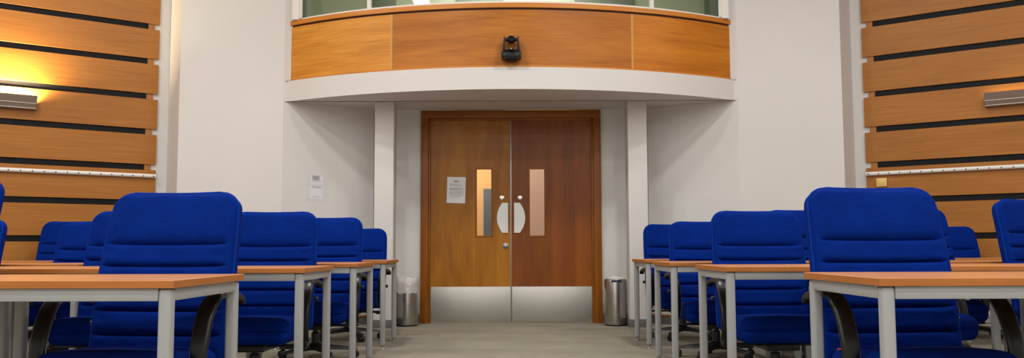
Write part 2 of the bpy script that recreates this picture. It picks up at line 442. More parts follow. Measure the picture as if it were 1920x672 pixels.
# fluorescent fitting in the upper room, only its end is seen over the rail
fl = empty('fluorescent_light', (-1.12, 10.5, 3.93)); tag(fl, 'bright white fluorescent light in the room behind the balcony glazing', 'ceiling light')
MB().box((-0.09, -0.55, -0.035), (0.09, 0.55, 0.0), 0.01).build('diffuser', M_cool, fl)
MB().box((-0.10, -0.57, 0.0), (0.10, 0.57, 0.035), 0.006).build('housing', M_white, fl)
for y in (-0.4, 0.4): MB().cyl((0, y, 0.035), (0, y, H - 3.93), 0.008).build('hanger', M_white, fl)

# camera on the balcony front
pc = empty('conference_camera', (0.007, CYC - R_p, 2.700)); tag(pc, 'black swivelling video camera mounted on the curved wooden balcony front', 'camera')
MB().box((-0.05, -0.09, -0.012), (0.05, 0.0, 0.0), 0.003).build('wall_bracket', M_camblack, pc)
mb = MB(); mb.prism([(-0.145, 0.0), (-0.15, 0.03), (-0.138, 0.062), (-0.112, 0.092), (-0.035, 0.092), (-0.012, 0.07), (-0.012, 0.0)], 'x', -0.082, 0.082, bev=0.008)
for s in (-1, 1):
    x0, x1 = sorted((s * 0.078, s * 0.099)); mb.box((x0, -0.14, 0.0), (x1, -0.02, 0.085), 0.008)
mb.build('base', M_camblack, pc)
for s in (-1, 1):
    mb = MB(); mb.prism([(s * 0.090, 0.07), (s * 0.060, 0.07), (s * 0.055, 0.224), (s * 0.074, 0.224)], 'y', -0.105, -0.045, bev=0.006); mb.build('yoke_arm', M_camblack, pc)
hd = MB().sphere((0, -0.075, 0.198), 0.042, (1, 1.05, 1)).build('head', M_camblack, pc)
mb = MB(); mb.lathe([(0.030, 0), (0.030, 0.012), (0.024, 0.014), (0.018, 0.008), (0.0005, 0.006)], 24, Matrix.Translation((0, -0.115, 0.196)) @ Matrix.Rotation(pi / 2, 4, 'X')); mb.build('lens', M_black, hd)
MB().box((-0.022, -0.1475, 0.072), (0.022, -0.128, 0.096), 0.003).build('sensor_window', M_black, pc)
MB().box((-0.008, -0.1495, 0.086), (0.008, -0.130, 0.094), 0.002).build('badge', M_alu, pc)
MB().box((-0.012, -0.082, 0.238), (0.012, -0.068, 0.2425), 0.002).build('top_mark', M_alu, hd)
for s in (-1, 1): MB().cyl((s * 0.036, -0.075, 0.196), (s * 0.060, -0.075, 0.196), 0.018).build('pivot', M_camblack, hd)

# ------------------------------------------------------------------ double door
fr = empty('door_frame', (0, DY, 0)); struct(fr, 'wooden frame around the double door', 'door frame'); fr.name = 'trim_1'
for s in (-1, 1):
    x0, x1 = sorted((s * 0.935, s * 1.02)); MB().box((x0, -0.035, 0), (x1, 0.13, 2.40), 0.005).build('jamb', M_frame, fr)
    x0, x1 = sorted((s * 0.913, s * 0.937)); MB().box((x0, -0.008, 0), (x1, 0.12, 2.31), 0.002).build('stop', M_frame, fr)
MB().box((-1.02, -0.036, 2.315), (1.02, 0.13, 2.404), 0.005).build('head', M_frameh, fr)
MB().box((-0.937, -0.008, 2.292), (0.937, 0.12, 2.318), 0.002).build('head_stop', M_frameh, fr)
def leaf(nm, s, m):
    d = empty(nm, (s * 0.458, DY + 0.02, 0)); struct(d, '%s leaf of the wooden double door' % ('left' if s < 0 else 'right'), 'door')
    w = 0.4535; vc = -s * 0.152 if s < 0 else -s * 0.162       # pane centre, towards the meeting edge
    vx0, vx1, vz0, vz1 = vc - 0.092, vc + 0.092, 0.97, 1.745
    mb = MB()
    mb.box((-w, 0, 0.008), (vx0, 0.044, 2.2915)); mb.box((vx1, 0, 0.008), (w, 0.044, 2.2915))
    mb.box((vx0, 0, 0.008), (vx1, 0.044, vz0)); mb.box((vx0, 0, vz1), (vx1, 0.044, 2.2915))
    mb.build('door_leaf', m, d, smooth=False)
    mb = MB()
    for a, b in (((vx0 - .006, -.006, vz0 - .006), (vx0 + .010, .05, vz1 + .006)), ((vx1 - .010, -.006, vz0 - .006), (vx1 + .006, .05, vz1 + .006)),
                 ((vx0, -.0055, vz0 - .006), (vx1, .05, vz0 + .010)), ((vx0, -.0055, vz1 - .010), (vx1, .05, vz1 + .006))): mb.box(a, b, 0.002)
    mb.build('glazing_bead', M_frame, d)
    MB().box((vx0 + .005, 0.018, vz0 + .005), (vx1 - .005, 0.024, vz1 - .005)).build('vision_pane', M_dglass, d, smooth=False)
    k = MB().box((-w + 0.004, -0.003, 0.010), (w - 0.002, 0.0, 0.405), 0.001).build('kick_plate', M_kick, d)
    mb = MB()
    for x in (-w + .02, 0, w - .02):
        for z in (0.03, 0.205, 0.385):
            if x == 0 and z == .205: continue
            mb.cyl((x, -0.0042, z), (x, -0.0028, z), 0.005, n=10)
    mb.build('screws', M_alu, k)
    e = -s                                       # direction of the meeting edge
    # push plate: straight edge at the meeting stile, bowed on the other side
    xs = e * w - e * 0.030; pts = [(xs, 1.010), (xs, 1.350)]
    for i in range(13):
        t = i / 12; z = 1.350 - 0.340 * t; pts.append((xs - e * (0.066 + 0.060 * (1 - (2 * t - 1) ** 2)), z))
    mb = MB(); mb.prism(pts, 'y', -0.014, -0.010)
    for z in (1.06, 1.30): mb.cyl((xs - e * 0.055, -0.011, z), (xs - e * 0.055, 0.0, z), 0.012)
    mb.build('push_plate', M_alu, d, angle=15)
    xl = e * w - e * 0.098
    mb = MB(); Mx = Matrix.Translation((xl, 0, 1.408)) @ Matrix.Rotation(pi / 2, 4, 'X')
    mb.lathe([(0.027, 0), (0.027, 0.006), (0.022, 0.009), (0.012, 0.009), (0.012, 0.012), (0.0005, 0.012)], 28, Mx)
    lk = mb.build('lock_cylinder', M_chrome, d)
    MB().box((xl - .0018, -0.0132, 1.400), (xl + .0018, -0.011, 1.416)).build('keyway', M_black, lk, smooth=False)
    if s < 0:
        xk = e * w - e * 0.056; Mx = Matrix.Translation((xk, 0, 0.862)) @ Matrix.Rotation(pi / 2, 4, 'X')
        MB().lathe([(0.034, 0), (0.034, 0.004), (0.026, 0.008), (0.022, 0.024), (0.012, 0.030), (0.0005, 0.031)], 28, Mx).build('thumb_turn', M_greydk, d)
    else:
        MB().box((e * w - 0.0105, -0.0055, 0.012), (e * w + 0.001, -0.0005, 2.288), 0.001).build('edge_strip', M_edge, d)
    return d
door_l = leaf('door_1', -1, M_doorL); door_r = leaf('door_2', 1, M_doorR)

def text_bars(mb, x0, x1, z, h, y, seed, gap=0.004, mi=0):
    r = random.Random(seed); x = x0
    while x < x1 - 0.004:
        w = min(r.uniform(0.006, 0.02), x1 - x); mb.box((x, y - 0.0004, z), (x + w, y, z + h), mi=mi); x += w + gap
# A4 sheet taped to the left leaf
pn = empty('paper_notice', (-0.622, DY + 0.0195, 1.497)); pn.rotation_euler = (0, radians(1.6), 0)
tag(pn, 'white printed paper sheet taped to the left wooden door leaf', 'notice')
rows = []
for i in range(9):
    z = -0.1485 + 0.297 * i / 8
    rows.append([Vector((-0.105 + 0.21 * j / 6, -0.0012 - 0.0015 * sin(i * 0.9) * sin(j * 0.8), z)) for j in range(7)])
mb = MB(); mb.grid(rows); mb.grid([[p + Vector((0, 0.0005, 0)) for p in r] for r in rows]); mb.build('sheet', M_paper, pn)
mb = MB(); yy = -0.0034
mb.box((-0.028, yy, 0.090), (-0.004, yy + .0004, 0.110)); mb.box((0.0, yy, 0.090), (0.022, yy + .0004, 0.110))
for k, z in enumerate((0.062, 0.045, 0.012, 0.0, -0.020, -0.032, -0.048, -0.070, -0.086)): text_bars(mb, -0.072, 0.074 if k not in (0, 8) else 0.03, z, 0.0045, yy + .0004, k)
for z in (0.018, -0.058): mb.box((-0.075, yy, z), (0.082, yy + .0004, z + .002))
for x in (-0.075, 0.080): mb.box((x, yy, -0.058), (x + .002, yy + .0004, 0.019))
mb.build('printed_text', M_ink, pn, smooth=False)

# plastic pocket on the left recess wall
dirv = Vector((REC[0] - A_in[0], REC[1] - A_in[1])).normalized()    # along right wall towards the centre
ang = atan2(dirv.y, -dirv.x)
t_ = (2.10 - A_in[0]) / dirv.x
npk = empty('wall_notice', (-2.10, A_in[1] + dirv.y * t_, 1.50), ang); npk.rotation_euler = (0, radians(2.0), ang)
tag(npk, 'clear plastic pocket holding small printed slips on the left recess wall', 'notice')
rows = []
for i in range(15):
    z = -0.150 + 0.300 * i / 14
    rows.append([Vector((-0.125 + 0.25 * j / 10 + (0.004 * sin(i * 2.1) if j in (0, 10) else 0), -0.006 - 0.003 * sin(i * 1.3 + j) , z)) for j in range(11)])
MB().grid(rows).build('pocket', M_pocket, npk)
MB().box((-0.085, -0.0022, 0.035), (0.06, -0.0012, 0.128)).build('upper_slip', M_paper, npk, smooth=False)
MB().box((-0.085, -0.0022, -0.125), (0.06, -0.0012, 0.020)).build('lower_slip', M_paper, npk, smooth=False)
for seed, hh, x0, x1, zz in ((30, 0.013, -0.060, 0.020, (0.112, 0.096, 0.080)), (35, 0.005, -0.06, 0.04, (0.066,)), (40, 0.005, -0.06, 0.05, (0.006, -0.006)), (60, 0.004, -0.05, 0.035, (-0.105,))):
    mb = MB()
    for k, z in enumerate(zz): text_bars(mb, x0, x1, z, hh, -0.0022, seed + k, 0.003)
    mb.build('printed_text', M_inkdk, npk, smooth=False)

# ------------------------------------------------------------------ slatted panelling, rail, heater, lamps
th = atan(SL); LEN = (PX - 3.84) / cos(th)
GAPS = [0.978 + 0.384 * k for k in range(-2, 10)]
for sgn, nm in ((-1, 'left'), (1, 'right')):
    rz = sgn * -th
    org = (sgn * 3.845, pw(3.845), 0)
    def X(u0, u1): return tuple(sorted((sgn * u0, sgn * u1)))
    pn_ = empty('slatted_panelling', org, rz)
    tag(pn_, 'beech slatted wall panelling with black gaps on the %s wall' % nm, 'wall panelling')
    x0, x1 = X(0.075, LEN - .05); MB().box((x0, -0.012, 0.26), (x1, -0.002, H - .02)).build('backing', M_black, pn_, smooth=False)
    x0, x1 = X(0.05, 0.115); MB().box((x0, -0.016, 0.26), (x1, -0.002, H - .02)).build('batten', M_batten, pn_, smooth=False)
    mb = MB()
    for a, b in zip(GAPS[:-1], GAPS[1:]):
        x0, x1 = X(0.0, LEN - 0.02)
        z0, z1 = max(a, 0.27), min(b - 0.062, H - 0.02)
        if z1 - z0 > 0.03: mb.box((x0, -0.030, z0), (x1, -0.012, z1), 0.0015, seg=1)
    mb.build('slats', M_slat, pn_)
    # perforated picture rail
    rl = empty('picture_rail', org, rz); tag(rl, 'white tubular rail with dark holes along the %s panelling' % nm, 'rail')
    mb = MB(); x0, x1 = X(0.004, LEN - 0.05)
    mb.cyl((x0, -0.053, 1.620), (x1, -0.053, 1.620), 0.021, n=24)
    for k in range(8): mb.box((sgn * (0.1 + k * 0.55) - .01, -0.045, 1.612), (sgn * (0.1 + k * 0.55) + .01, -0.0305, 1.628))
    mb.build('tube', M_white, rl)
    hole = None
    for k in range(int((LEN - 0.1) / 0.104)):
        u = sgn * (0.03 + 0.104 * k)
        if hole is None:
            hole = MB().cyl((0, -0.017, -0.003), (0, -0.0217, -0.0035), 0.0068, n=10).build('hole', M_hole, rl); h_ = hole
        else:
            h_ = hole.copy(); COL.objects.link(h_); h_.parent = rl
        h_.location = (u, -0.053, 1.620)
    # low white trunking with grooves along the foot of the panelling
    ht = empty('skirting_heater', org, rz); tag(ht, 'low white heating casing along the foot of the %s panelling' % nm, 'heater')
    x0, x1 = X(0.25, LEN - 0.1)
    mb = MB(); mb.prism([(-0.002, 0.03), (-0.075, 0.03), (-0.085, 0.06), (-0.085, 0.17), (-0.055, 0.205), (-0.002, 0.205)], 'x', x0, x1); mb.build('casing', M_white, ht)
    mb = MB()
    for z in (0.085, 0.135): mb.box((x0 + .005, -0.0865, z), (x1 - .005, -0.083, z + .006))
    mb.build('groove', M_hole, ht, smooth=False)
    mb = MB(); mb.box((x0, -0.07, 0.0), (x1, -0.002, 0.03)); mb.build('plinth', M_skirt, ht, smooth=False)
    # wall washer
    u0 = (abs(4.79) - 3.845) / cos(th)
    lp = empty('wall_light', org, rz)
    tag(lp, ('lit metal wall uplighter glowing on the left slatted panelling' if sgn < 0 else 'unlit metal wall uplighter on the right slatted panelling'), 'wall light')
    x0, x1 = X(u0, u0 + 0.62)
    prof = [(-0.057, 2.225), (-0.12, 2.232), (-0.145, 2.285), (-0.175, 2.362), (-0.168, 2.364), (-0.138, 2.290), (-0.115, 2.245), (-0.057, 2.238)]
    SH = Matrix.Translation((0, 0.026, 0)); mb = MB(); mb.prism(prof, 'x', x0, x1)
    e0, e1 = x0, x1
    for xe in (x0, x1 - 0.004): mb.prism([(-0.057, 2.225), (-0.12, 2.232), (-0.145, 2.285), (-0.172, 2.357), (-0.10, 2.357), (-0.057, 2.30)], 'x', xe, xe + 0.004)
    mb.build('housing', M_fitting, lp, M=SH)
    mb = MB(); mb.box((x0, -0.149, 2.283), (x1, -0.140, 2.290), 0.001); mb.box((x0, -0.128, 2.236), (x1, -0.118, 2.243), 0.001); mb.build('trim_line', M_fitline, lp, M=SH)
    mb = MB(); mb.cyl((x0 + .04, -0.105, 2.285), (x1 - .04, -0.105, 2.285), 0.013, n=14)
    mb.build('lamp_tube', M_tube if sgn < 0 else M_white, lp, M=SH)
    for uu in (u0 + 0.12, u0 + 0.5): MB().box((sgn * uu - .02, -0.034, 2.25), (sgn * uu + .02, -0.0305, 2.29)).build('mount', M_blackp, lp, smooth=False)
    ld = bpy.data.lights.new('uplight', 'AREA'); ld.shape = 'RECTANGLE'; ld.size = 0.54; ld.size_y = 0.05
    ld.energy = 95 if sgn < 0 else 0.9; ld.color = (1.0, 0.80, 0.44)
    lo = bpy.data.objects.new('uplight', ld); COL.objects.link(lo); lo.parent = lp
    lo.location = ((x0 + x1) / 2, -0.105, 2.312); lo.rotation_euler = (radians(180 - 42), 0, 0)
# cream switch box under the right rail
bx = empty('switch_box', (3.972, pw(3.972), 1.523), -th)
tag(bx, 'small cream square box on the right panelling under the rail', 'switch')
MB().box((-0.052, -0.060, -0.046), (0.052, -0.0305, 0.046), 0.004).build('body', M_cream, bx)
MB().box((-0.034, -0.064, -0.030), (0.034, -0.059, 0.030), 0.003).build('cover', M_cream, bx)

# ------------------------------------------------------------------ bins
def bin_body(h):
    mb = MB(); mb.lathe([(0.110, 0.012), (0.121, 0.016), (0.122, 0.03), (0.122, h - 0.02), (0.119, h - 0.006), (0.114, h), (0.109, h - 0.006), (0.108, 0.03), (0.0005, 0.028)], 48, caps=True); return mb
b1 = empty('waste_bin', (-1.135, 9.47, 0)); tag(b1, 'brushed steel waste bin with a clear liner folded over its rim', 'bin')
bin_body(0.47).build('body', M_bin, b1); MB().lathe([(0.112, 0), (0.119, 0.004), (0.119, 0.018), (0.10, 0.018)], 40).build('base_ring', M_blackp, b1)
rows = []; r = random.Random(3)
for i, (rr, z) in enumerate(((0.100, 0.36), (0.107, 0.44), (0.112, 0.50), (0.118, 0.525), (0.126, 0.515), (0.130, 0.47), (0.131, 0.41), (0.129, 0.355))):
    amp = (0.002, 0.004, 0.008, 0.008, 0.005, 0.004, 0.004, 0.005)[i]
    rows.append([Vector(((max(rr + (amp if i < 4 else abs(amp)) * r.uniform(-1, 1), 0.1255 if i >= 4 else 0)) * cos(2 * pi * k / 44), (max(rr + amp * r.uniform(-1, 1), 0.1255 if i >= 4 else 0)) * sin(2 * pi * k / 44), z + amp * r.uniform(-1.5, 1.5))) for k in range(44)])
MB().grid(rows, closed_u=True).build('bin_liner', M_liner, b1, angle=60)
b2 = empty('waste_bin', (1.130, 9.44, 0)); tag(b2, 'brushed steel waste bin with a dark sticker on its rim', 'bin')
bin_body(0.50).build('body', M_bin, b2); MB().lathe([(0.112, 0), (0.119, 0.004), (0.119, 0.018), (0.10, 0.018)], 40).build('base_ring', M_blackp, b2)
rows = []
for z in (0.468, 0.494):
    rows.append([Vector((0.1232 * cos(a), 0.1232 * sin(a), z)) for a in [radians(-118 + 54 * k / 10) for k in range(11)]])
MB().grid(rows).build('sticker', M_darkblue, b2)
rows = []
for i, (rr, z) in enumerate(((0.104, 0.40), (0.106, 0.47), (0.107, 0.505), (0.1165, 0.522))):
    rows.append([Vector((rr * cos(a), rr * sin(a), z + 0.005 * sin(5 * a) * (i > 1))) for a in [radians(-20 + 150 * k / 20) for k in range(21)]])
MB().grid(rows).build('bin_liner', M_liner, b2)

# ------------------------------------------------------------------ tables
TW, TD, TH = 0.885, 0.70, 0.735
def make_table():
    t = empty('exam_table', (0, 0, 0))
    mb = MB(); mb.box((-TW / 2, -TD / 2, TH - 0.025), (TW / 2, TD / 2, TH), 0.0015, seg=1)
    for f in mb.bm.faces:
        f.material_index = 0 if f.calc_center_median().z > TH - 0.001 or f.calc_center_median().z < TH - 0.024 else 1
    mb.build('tabletop', [M_table, M_tedge], t)
    i = 0.012; w = 0.043; mb = MB(); z0, z1 = TH - 0.066, TH - 0.0255
    X1, Y1 = TW / 2 - i, TD / 2 - i
    for s in (-1, 1):
        a, b = sorted((s * Y1, s * (Y1 - 0.025))); mb.box((-X1 + w, a + (0.003 if s < 0 else 0), z0), (X1 - w, b - (0.003 if s > 0 else 0), z1), 0.002)
        a, b = sorted((s * X1, s * (X1 - 0.025))); mb.box((a + (0.003 if s < 0 else 0), -Y1 + w, z0), (b - (0.003 if s > 0 else 0), Y1 - w, z1), 0.002)
    mb.build('apron', M_grey, t)
    for sx in (-1, 1):
        for sy in (-1, 1):
            a, b = sorted((sx * X1, sx * (X1 - w))); c, d = sorted((sy * Y1, sy * (Y1 - w)))
            lg = MB().box((a, c, 0.028), (b, d, TH - 0.026), 0.013, seg=4).build('leg', M_grey, t)
            cx, cy = (a + b) / 2, (c + d) / 2
            MB().lathe([(0.017, 0.0), (0.018, 0.004), (0.014, 0.009), (0.006, 0.010), (0.006, 0.018), (0.013, 0.019), (0.013, 0.03)], 16, Matrix.Translation((cx, cy, 0))).build('foot', M_greydk, lg)
    return t
tbl0 = make_table(); used_t = []
ROWS = [3.415, 5.12, 6.50, 7.93]
ORD = ['front', 'second', 'third', 'rearmost']
def table(x_in, row, side, k, yaw):
    x_in = x_in + {(2, 'left', 2): 0.10, (2, 'left', 3): 0.12, (3, 'left', 3): 0.15, (1, 'left', 1): 0.07, (1, 'left', 2): 0.07}.get((row, side, k), 0)
    """x_in: the aisle end of the far edge of the row's first table"""
    t = tbl0 if not used_t else copy_tree(tbl0); used_t.append(t)
    s = -1 if side == 'left' else 1
    c, sn = cos(radians(yaw)), sin(radians(yaw))
    # table centre in the row's own frame, measured from the aisle-side rear corner
    dx, dy = s * (TW / 2 + k * (TW + 0.004)), -TD / 2
    t.location = (s * x_in + dx * c - dy * sn, ROWS[row] + dx * sn + dy * c, 0); t.rotation_euler = (0, 0, radians(yaw))
    place = ['next to the aisle', 'second from the aisle', 'third from the aisle', 'fourth from the aisle'][k]
    tag(t, '%s beech topped table in the %s row on the %s' % (place, ORD[row], side), 'table', 'tables in the %s half' % side)
for row, x_in, yaw, cnt in ((0, 1.050, 0.6, 2), (1, 1.045, 1.0, 3), (2, 1.018, 1.6, 4), (3, 1.030, 1.5, 4)):
    for k in range(cnt): table(x_in, row, 'left', k, -yaw * 0.5)
for row, x_in, yaw, cnt in ((0, 1.150, 0.0, 2), (1, 1.085, 0.6, 3), (2, 1.055, 0.8, 4), (3, 1.105, 1.4, 4)):
    for k in range(cnt): table(x_in, row, 'right', k, yaw * 0.5)

# ------------------------------------------------------------------ chairs
BH, BW, BR = 0.76, 0.292, 0.076
SEAMS = [BH - d for d in (0.228, 0.322, 0.413, 0.508, 0.607, 0.705)]
def back_mesh():
    mb = MB()
    lv = [0.0] + SEAMS[::-1] + [BH]
    vs = []
    for a, b in zip(lv[:-1], lv[1:]):
        for k in range(12): vs.append(a + (b - a) * (0.5 - 0.5 * cos(pi * k / 12)))
    vs.append(BH)
    for k in (0.25, 0.5, 0.75, 0.9): vs.append(BH - BR + BR * sin(pi / 2 * k))
    vs = sorted(set(round(v, 5) for v in vs))
    def hw(v):
        w = BW - 0.012 * max(0, (v - 0.35) / 0.35) ** 2
        if v > BH - BR: d = (v - (BH - BR)) / BR; w = w - BR + BR * sqrt(max(0, 1 - d * d))
        if v < 0.05: d = (0.05 - v) / 0.05; w = w - 0.05 + 0.05 * sqrt(max(0, 1 - d * d))
        return max(w, 0.02)
    def front(u, v):
        # puffed channels between the stitched seams, fading towards the sides
        for a, b in zip(lv[:-1], lv[1:]):
            if a <= v <= b + 1e-9:
                t = (v - a) / (b - a); L = b - a
                puff = (1 - abs(2 * t - 1) ** 7)
                if b == BH: puff = 1 - max(0, (0.25 - t) / 0.25) ** 2 * 1.0 - max(0, (t - 0.72) / 0.28) ** 2 * 0.55
                if a == 0.0: puff = 1 - max(0, (t - 0.6) / 0.4) ** 2
                break
        fade = 1 - max(0, (abs(u) - 0.70) / 0.26) ** 2 if abs(u) < 0.96 else 0
        wr = 0.0035 * sin(31 * v * 3 + 5 * u) * max(0, 1 - abs(abs(u) - 0.84) / 0.12)
        cr = max(math.exp(-((v - q) / 0.0055) ** 2) for q in SEAMS) * max(0, min(1, (0.93 - abs(u)) / 0.12))
        return 0.027 - 0.013 * cr + 0.014 * (puff * fade + (1 - fade) * 0.5) + wr
    us = [-1, -0.985, -0.96, -0.93, -0.9, -0.86, -0.82, -0.77, -0.7, -0.6, -0.45, -0.3, -0.15, 0]
    us = us + [-x for x in us[-2::-1]]
    F, B = [], []
    for v in vs:
        w = hw(v); rf, rb = [], []
        topf = 1.0
        if v > BH - 0.03: topf = sqrt(max(0.0, 1 - ((v - (BH - 0.03)) / 0.03) ** 2))
        for u in us:
            e = abs(u)
            edge = (1 - max(0, (e - 0.9) / 0.1) ** 2.2) ** 0.5 if e < 1 else 0.0
            cy = -0.018 * u * u + 0.018 * sin(pi * v / BH)          # slight wrap and lumbar swell
            f = -(0.020 + front(u, v) * edge * (0.35 + 0.65 * topf)) - (-cy)
            rf.append(Vector((u * w, -(0.020 + front(u, v) * edge * (0.3 + 0.7 * topf)) + cy - 0.036 * sin(pi * v / BH), v)))
            rb.append(Vector((u * w, 0.020 + 0.016 * edge * topf + cy - 0.036 * sin(pi * v / BH), v)))
        F.append(rf); B.append(rb[::-1])
    mb.grid([a + b for a, b in zip(F, B)], closed_u=True, caps=True)
    pipe = [r[0] for r in F] + [F[-1][j] for j in range(2, len(us) - 2, 2)] + [r[-1] for r in F[::-1]]
    return mb, pipe
LEAN = Matrix.Translation((0, 0.215, 0.335)) @ Matrix.Rotation(radians(-12), 4, 'X')
def make_chair():
    c = empty('office_chair')
    mb, pipe = back_mesh()
    bk = mb.build('backrest', M_blue, c, angle=70, M=LEAN)
    MB().tube([LEAN @ (p + Vector((0, -0.002, 0))) for p in pipe], 0.006, 8).build('piping', M_pipe, bk)
    # seat: side profile swept across the width with rounded flanks
    prof = smooth_path([(0, .215, .425), (0, .10, .442), (0, -.05, .452), (0, -.17, .457), (0, -.232, .445), (0, -.262, .418), (0, -.268, .392), (0, -.252, .376),
                        (0, -.266, .358), (0, -.256, .326), (0, -.215, .305), (0, -.05, .306), (0, .12, .318), (0, .21, .345), (0, .228, .385)], 5, True)
    cen = Vector((0, 0, .385)); rows = []; W = 0.272; r_ = 0.055
    xs = [-1 + 2 * k / 40 for k in range(41)]
    for t in xs:
        a = t * pi / 2
        x = (W - r_) * max(-1, min(1, t * 1.55)) + (r_ * sin((abs(t) - 1 / 1.55) / (1 - 1 / 1.55) * pi / 2) * (1 if t > 0 else -1) if abs(t) > 1 / 1.55 else 0)
        ins = r_ * (1 - cos((abs(t) - 1 / 1.55) / (1 - 1 / 1.55) * pi / 2)) if abs(t) > 1 / 1.55 else 0
        row = []
        for p in prof:
            d = p - cen; sy = max(0, 1 - ins / 0.25); sz = max(0.0, 1 - ins / 0.075)
            crown = 0.010 * (1 - (x / W) ** 2) if d.z > 0.03 else 0
            row.append(Vector((x, d.y * sy, .360 + d.z * sz + crown)))
        rows.append(row)
    MB().grid(rows, closed_u=True, caps=True).build('seat', M_blue, c, angle=60)
    # arm: broad padded strap, a C in side view, bent in under the seat
    for s in (-1, 1):
        path = smooth_path([(0, .262, .588), (0, .246, .614), (0, .17, .632), (0, .06, .634), (0, -.002, .618), (0, -.050, .575), (0, -.082, .515), (0, -.103, .445), (0, -.105, .375), (0, -.085, .315), (0, -.05, .286)], 5)
        rows = []; N_ = len(path)
        for i, p in enumerate(path):
            a, b = path[max(0, i - 1)], path[min(N_ - 1, i + 1)]
            t = (b - a).normalized(); nrm = Vector((0, -t.z, t.y))
            q = i / (N_ - 1)
            hw_ = 0.022 + 0.013 * min(1, max(0, q - 0.25) * 5) - 0.010 * max(0, (q - 0.66) / 0.34)
            ht = 0.008 + 0.008 * sin(pi * min(1, q * 1.15)) ** 0.7 if q < 0.87 else 0.010
            rows.append([p + Vector((s * 0.320 + hw_ * (abs(cos(k)) ** 0.6) * (1 if cos(k) > 0 else -1), 0, 0)) + nrm * (ht * (abs(sin(k)) ** 0.8) * (1 if sin(k) > 0 else -1)) for k in [2 * pi * j / 16 for j in range(16)]])
        mb = MB(); mb.grid(rows, closed_u=True, caps=True)
        x0, x1 = sorted((s * 0.06, s * 0.335)); mb.box((x0, -0.075, 0.252), (x1, -0.025, 0.266), 0.003)
        x0, x1 = sorted((s * 0.305, s * 0.335)); mb.box((x0, -0.075, 0.252), (x1, -0.025, 0.296), 0.004)
        ar = mb.build('armrest', M_blackl, c, angle=50)
        rp = [Vector((s * 0.2865, p.y, p.z)) for p in path[3:int(N_ * .9)]]
        MB().tube(rp, 0.0022, 6).build('seam', M_fitting, ar)
        MB().cyl((s * 0.276, 0.235, 0.540), (s * 0.316, 0.235, 0.540), 0.016, 0.013).build('knob', M_blackp, c)
    mb = MB()
    mb.box((-0.10, -0.15, 0.230), (0.10, 0.13, 0.270), 0.006)
    mb.box((-0.03, 0.12, 0.238), (0.03, 0.30, 0.258), 0.004)
    mb.build('mechanism', M_blackp, c)
    mb = MB(); mb.tube(smooth_path([(0.0, 0.285, 0.248), (0.0, 0.31, 0.28), (0.0, 0.305, 0.38), (0.0, 0.325, 0.56)], 5), 0.016, 10); mb.build('back_support', M_blackp, c)
    mb = MB(); mb.tube([(0.09, 0.05, 0.248), (0.22, 0.04, 0.246), (0.27, 0.03, 0.240)], 0.006, 8); mb.box((0.25, 0.005, 0.231), (0.305, 0.05, 0.245), 0.004); mb.build('lever', M_blackp, c)
    col = MB(); col.lathe([(0.030, 0.075), (0.030, 0.20), (0.026, 0.205), (0.019, 0.207), (0.019, 0.232)], 24); col.build('gas_column', M_blackp, c)
    mb = MB(); mb.lathe([(0.045, 0.07), (0.052, 0.08), (0.050, 0.115), (0.036, 0.125)], 24)
    for k in range(5):
        a = 2 * pi * k / 5 + 0.3; Mx = Matrix.Rotation(a, 4, 'Z')
        rows = []
        for t, w, z0, z1 in ((0.03, 0.032, 0.074, 0.116), (0.15, 0.027, 0.070, 0.100), (0.27, 0.021, 0.064, 0.084), (0.315, 0.017, 0.062, 0.078)):
            rows.append([Mx @ Vector((t, y, z)) for y, z in ((-w, z0), (w, z0), (w * 0.9, z1 - 0.006), (w * 0.6, z1), (-w * 0.6, z1), (-w * 0.9, z1 - 0.006))])
        mb.grid(rows, closed_u=True, caps=True)
    mb.build('star_base', M_blackp, c)
    for k in range(5):
        a = 2 * pi * k / 5 + 0.3; ctr = Vector((0.295 * cos(a), 0.295 * sin(a), 0))
        q = a + 0.9 + k; ax = Vector((cos(q), sin(q), 0))
        mb = MB()
        for s in (-1, 1):
            p = ctr + ax * (s * 0.016) + Vector((0, 0, 0.027)); mb.cyl(p - ax * 0.009, p + ax * 0.009, 0.027, n=18)
        mb.cyl(ctr + Vector((0, 0, 0.03)) - ax * .008, ctr + Vector((0, 0, 0.03)) + ax * .008, 0.031, n=16)
        mb.cyl(ctr + Vector((0, 0, 0.05)), ctr + Vector((0, 0, 0.068)), 0.007, n=10)
        mb.build('castor', M_blackp, c, angle=40)
    return c
ch0 = make_chair(); used_c = []
def chair(bx, by, yaw, lift, label, group):
    """bx, by: middle of the backrest near its top; yaw in degrees; lift: how far the back is raised"""
    c = ch0 if not used_c else copy_tree(ch0); used_c.append(c)
    a = radians(yaw); off = 0.32
    c.location = (bx + off * sin(a), by - off * cos(a), 0); c.rotation_euler = (0, 0, a)
    for ch in children(c):
        if ch.name.split('.')[0] in ('backrest', 'knob', 'back_support'): ch.location.z = lift
    tag(c, label, 'chair', group)
    return c
GL, GR = 'blue chairs on the left of the aisle', 'blue chairs on the right of the aisle'
c_l1 = chair(-1.437, 3.71, -6, -0.015, 'blue padded chair facing the front left table beside the aisle', GL)
c_r1 = chair(1.530, 3.67, 5, -0.006, 'blue padded chair with a red tag facing the front right table', GR)
chair(-2.637, 4.03, -12, 0.079, 'raised blue chair cut off by the left picture edge, front row', GL)
chair(-1.531, 5.58, -2, -0.019, 'blue chair in the second row, beside the aisle on the left', GL)
chair(1.573, 5.58, 2, -0.022, 'blue chair in the second row, beside the aisle on the right', GR)
chair(-2.414, 5.58, 1, -0.013, 'blue chair in the second row half hidden behind the front left chair', GL)
chair(-3.630, 5.76, -10, -0.047, 'blue chair at the left picture edge, lower and behind the raised one', GL)
chair(2.301, 5.59, 24, -0.027, 'turned blue chair whose seat shows under the front right table', GR)
chair(3.454, 5.72, 12, 0.055, 'raised blue chair in the second row near the right picture edge', GR)
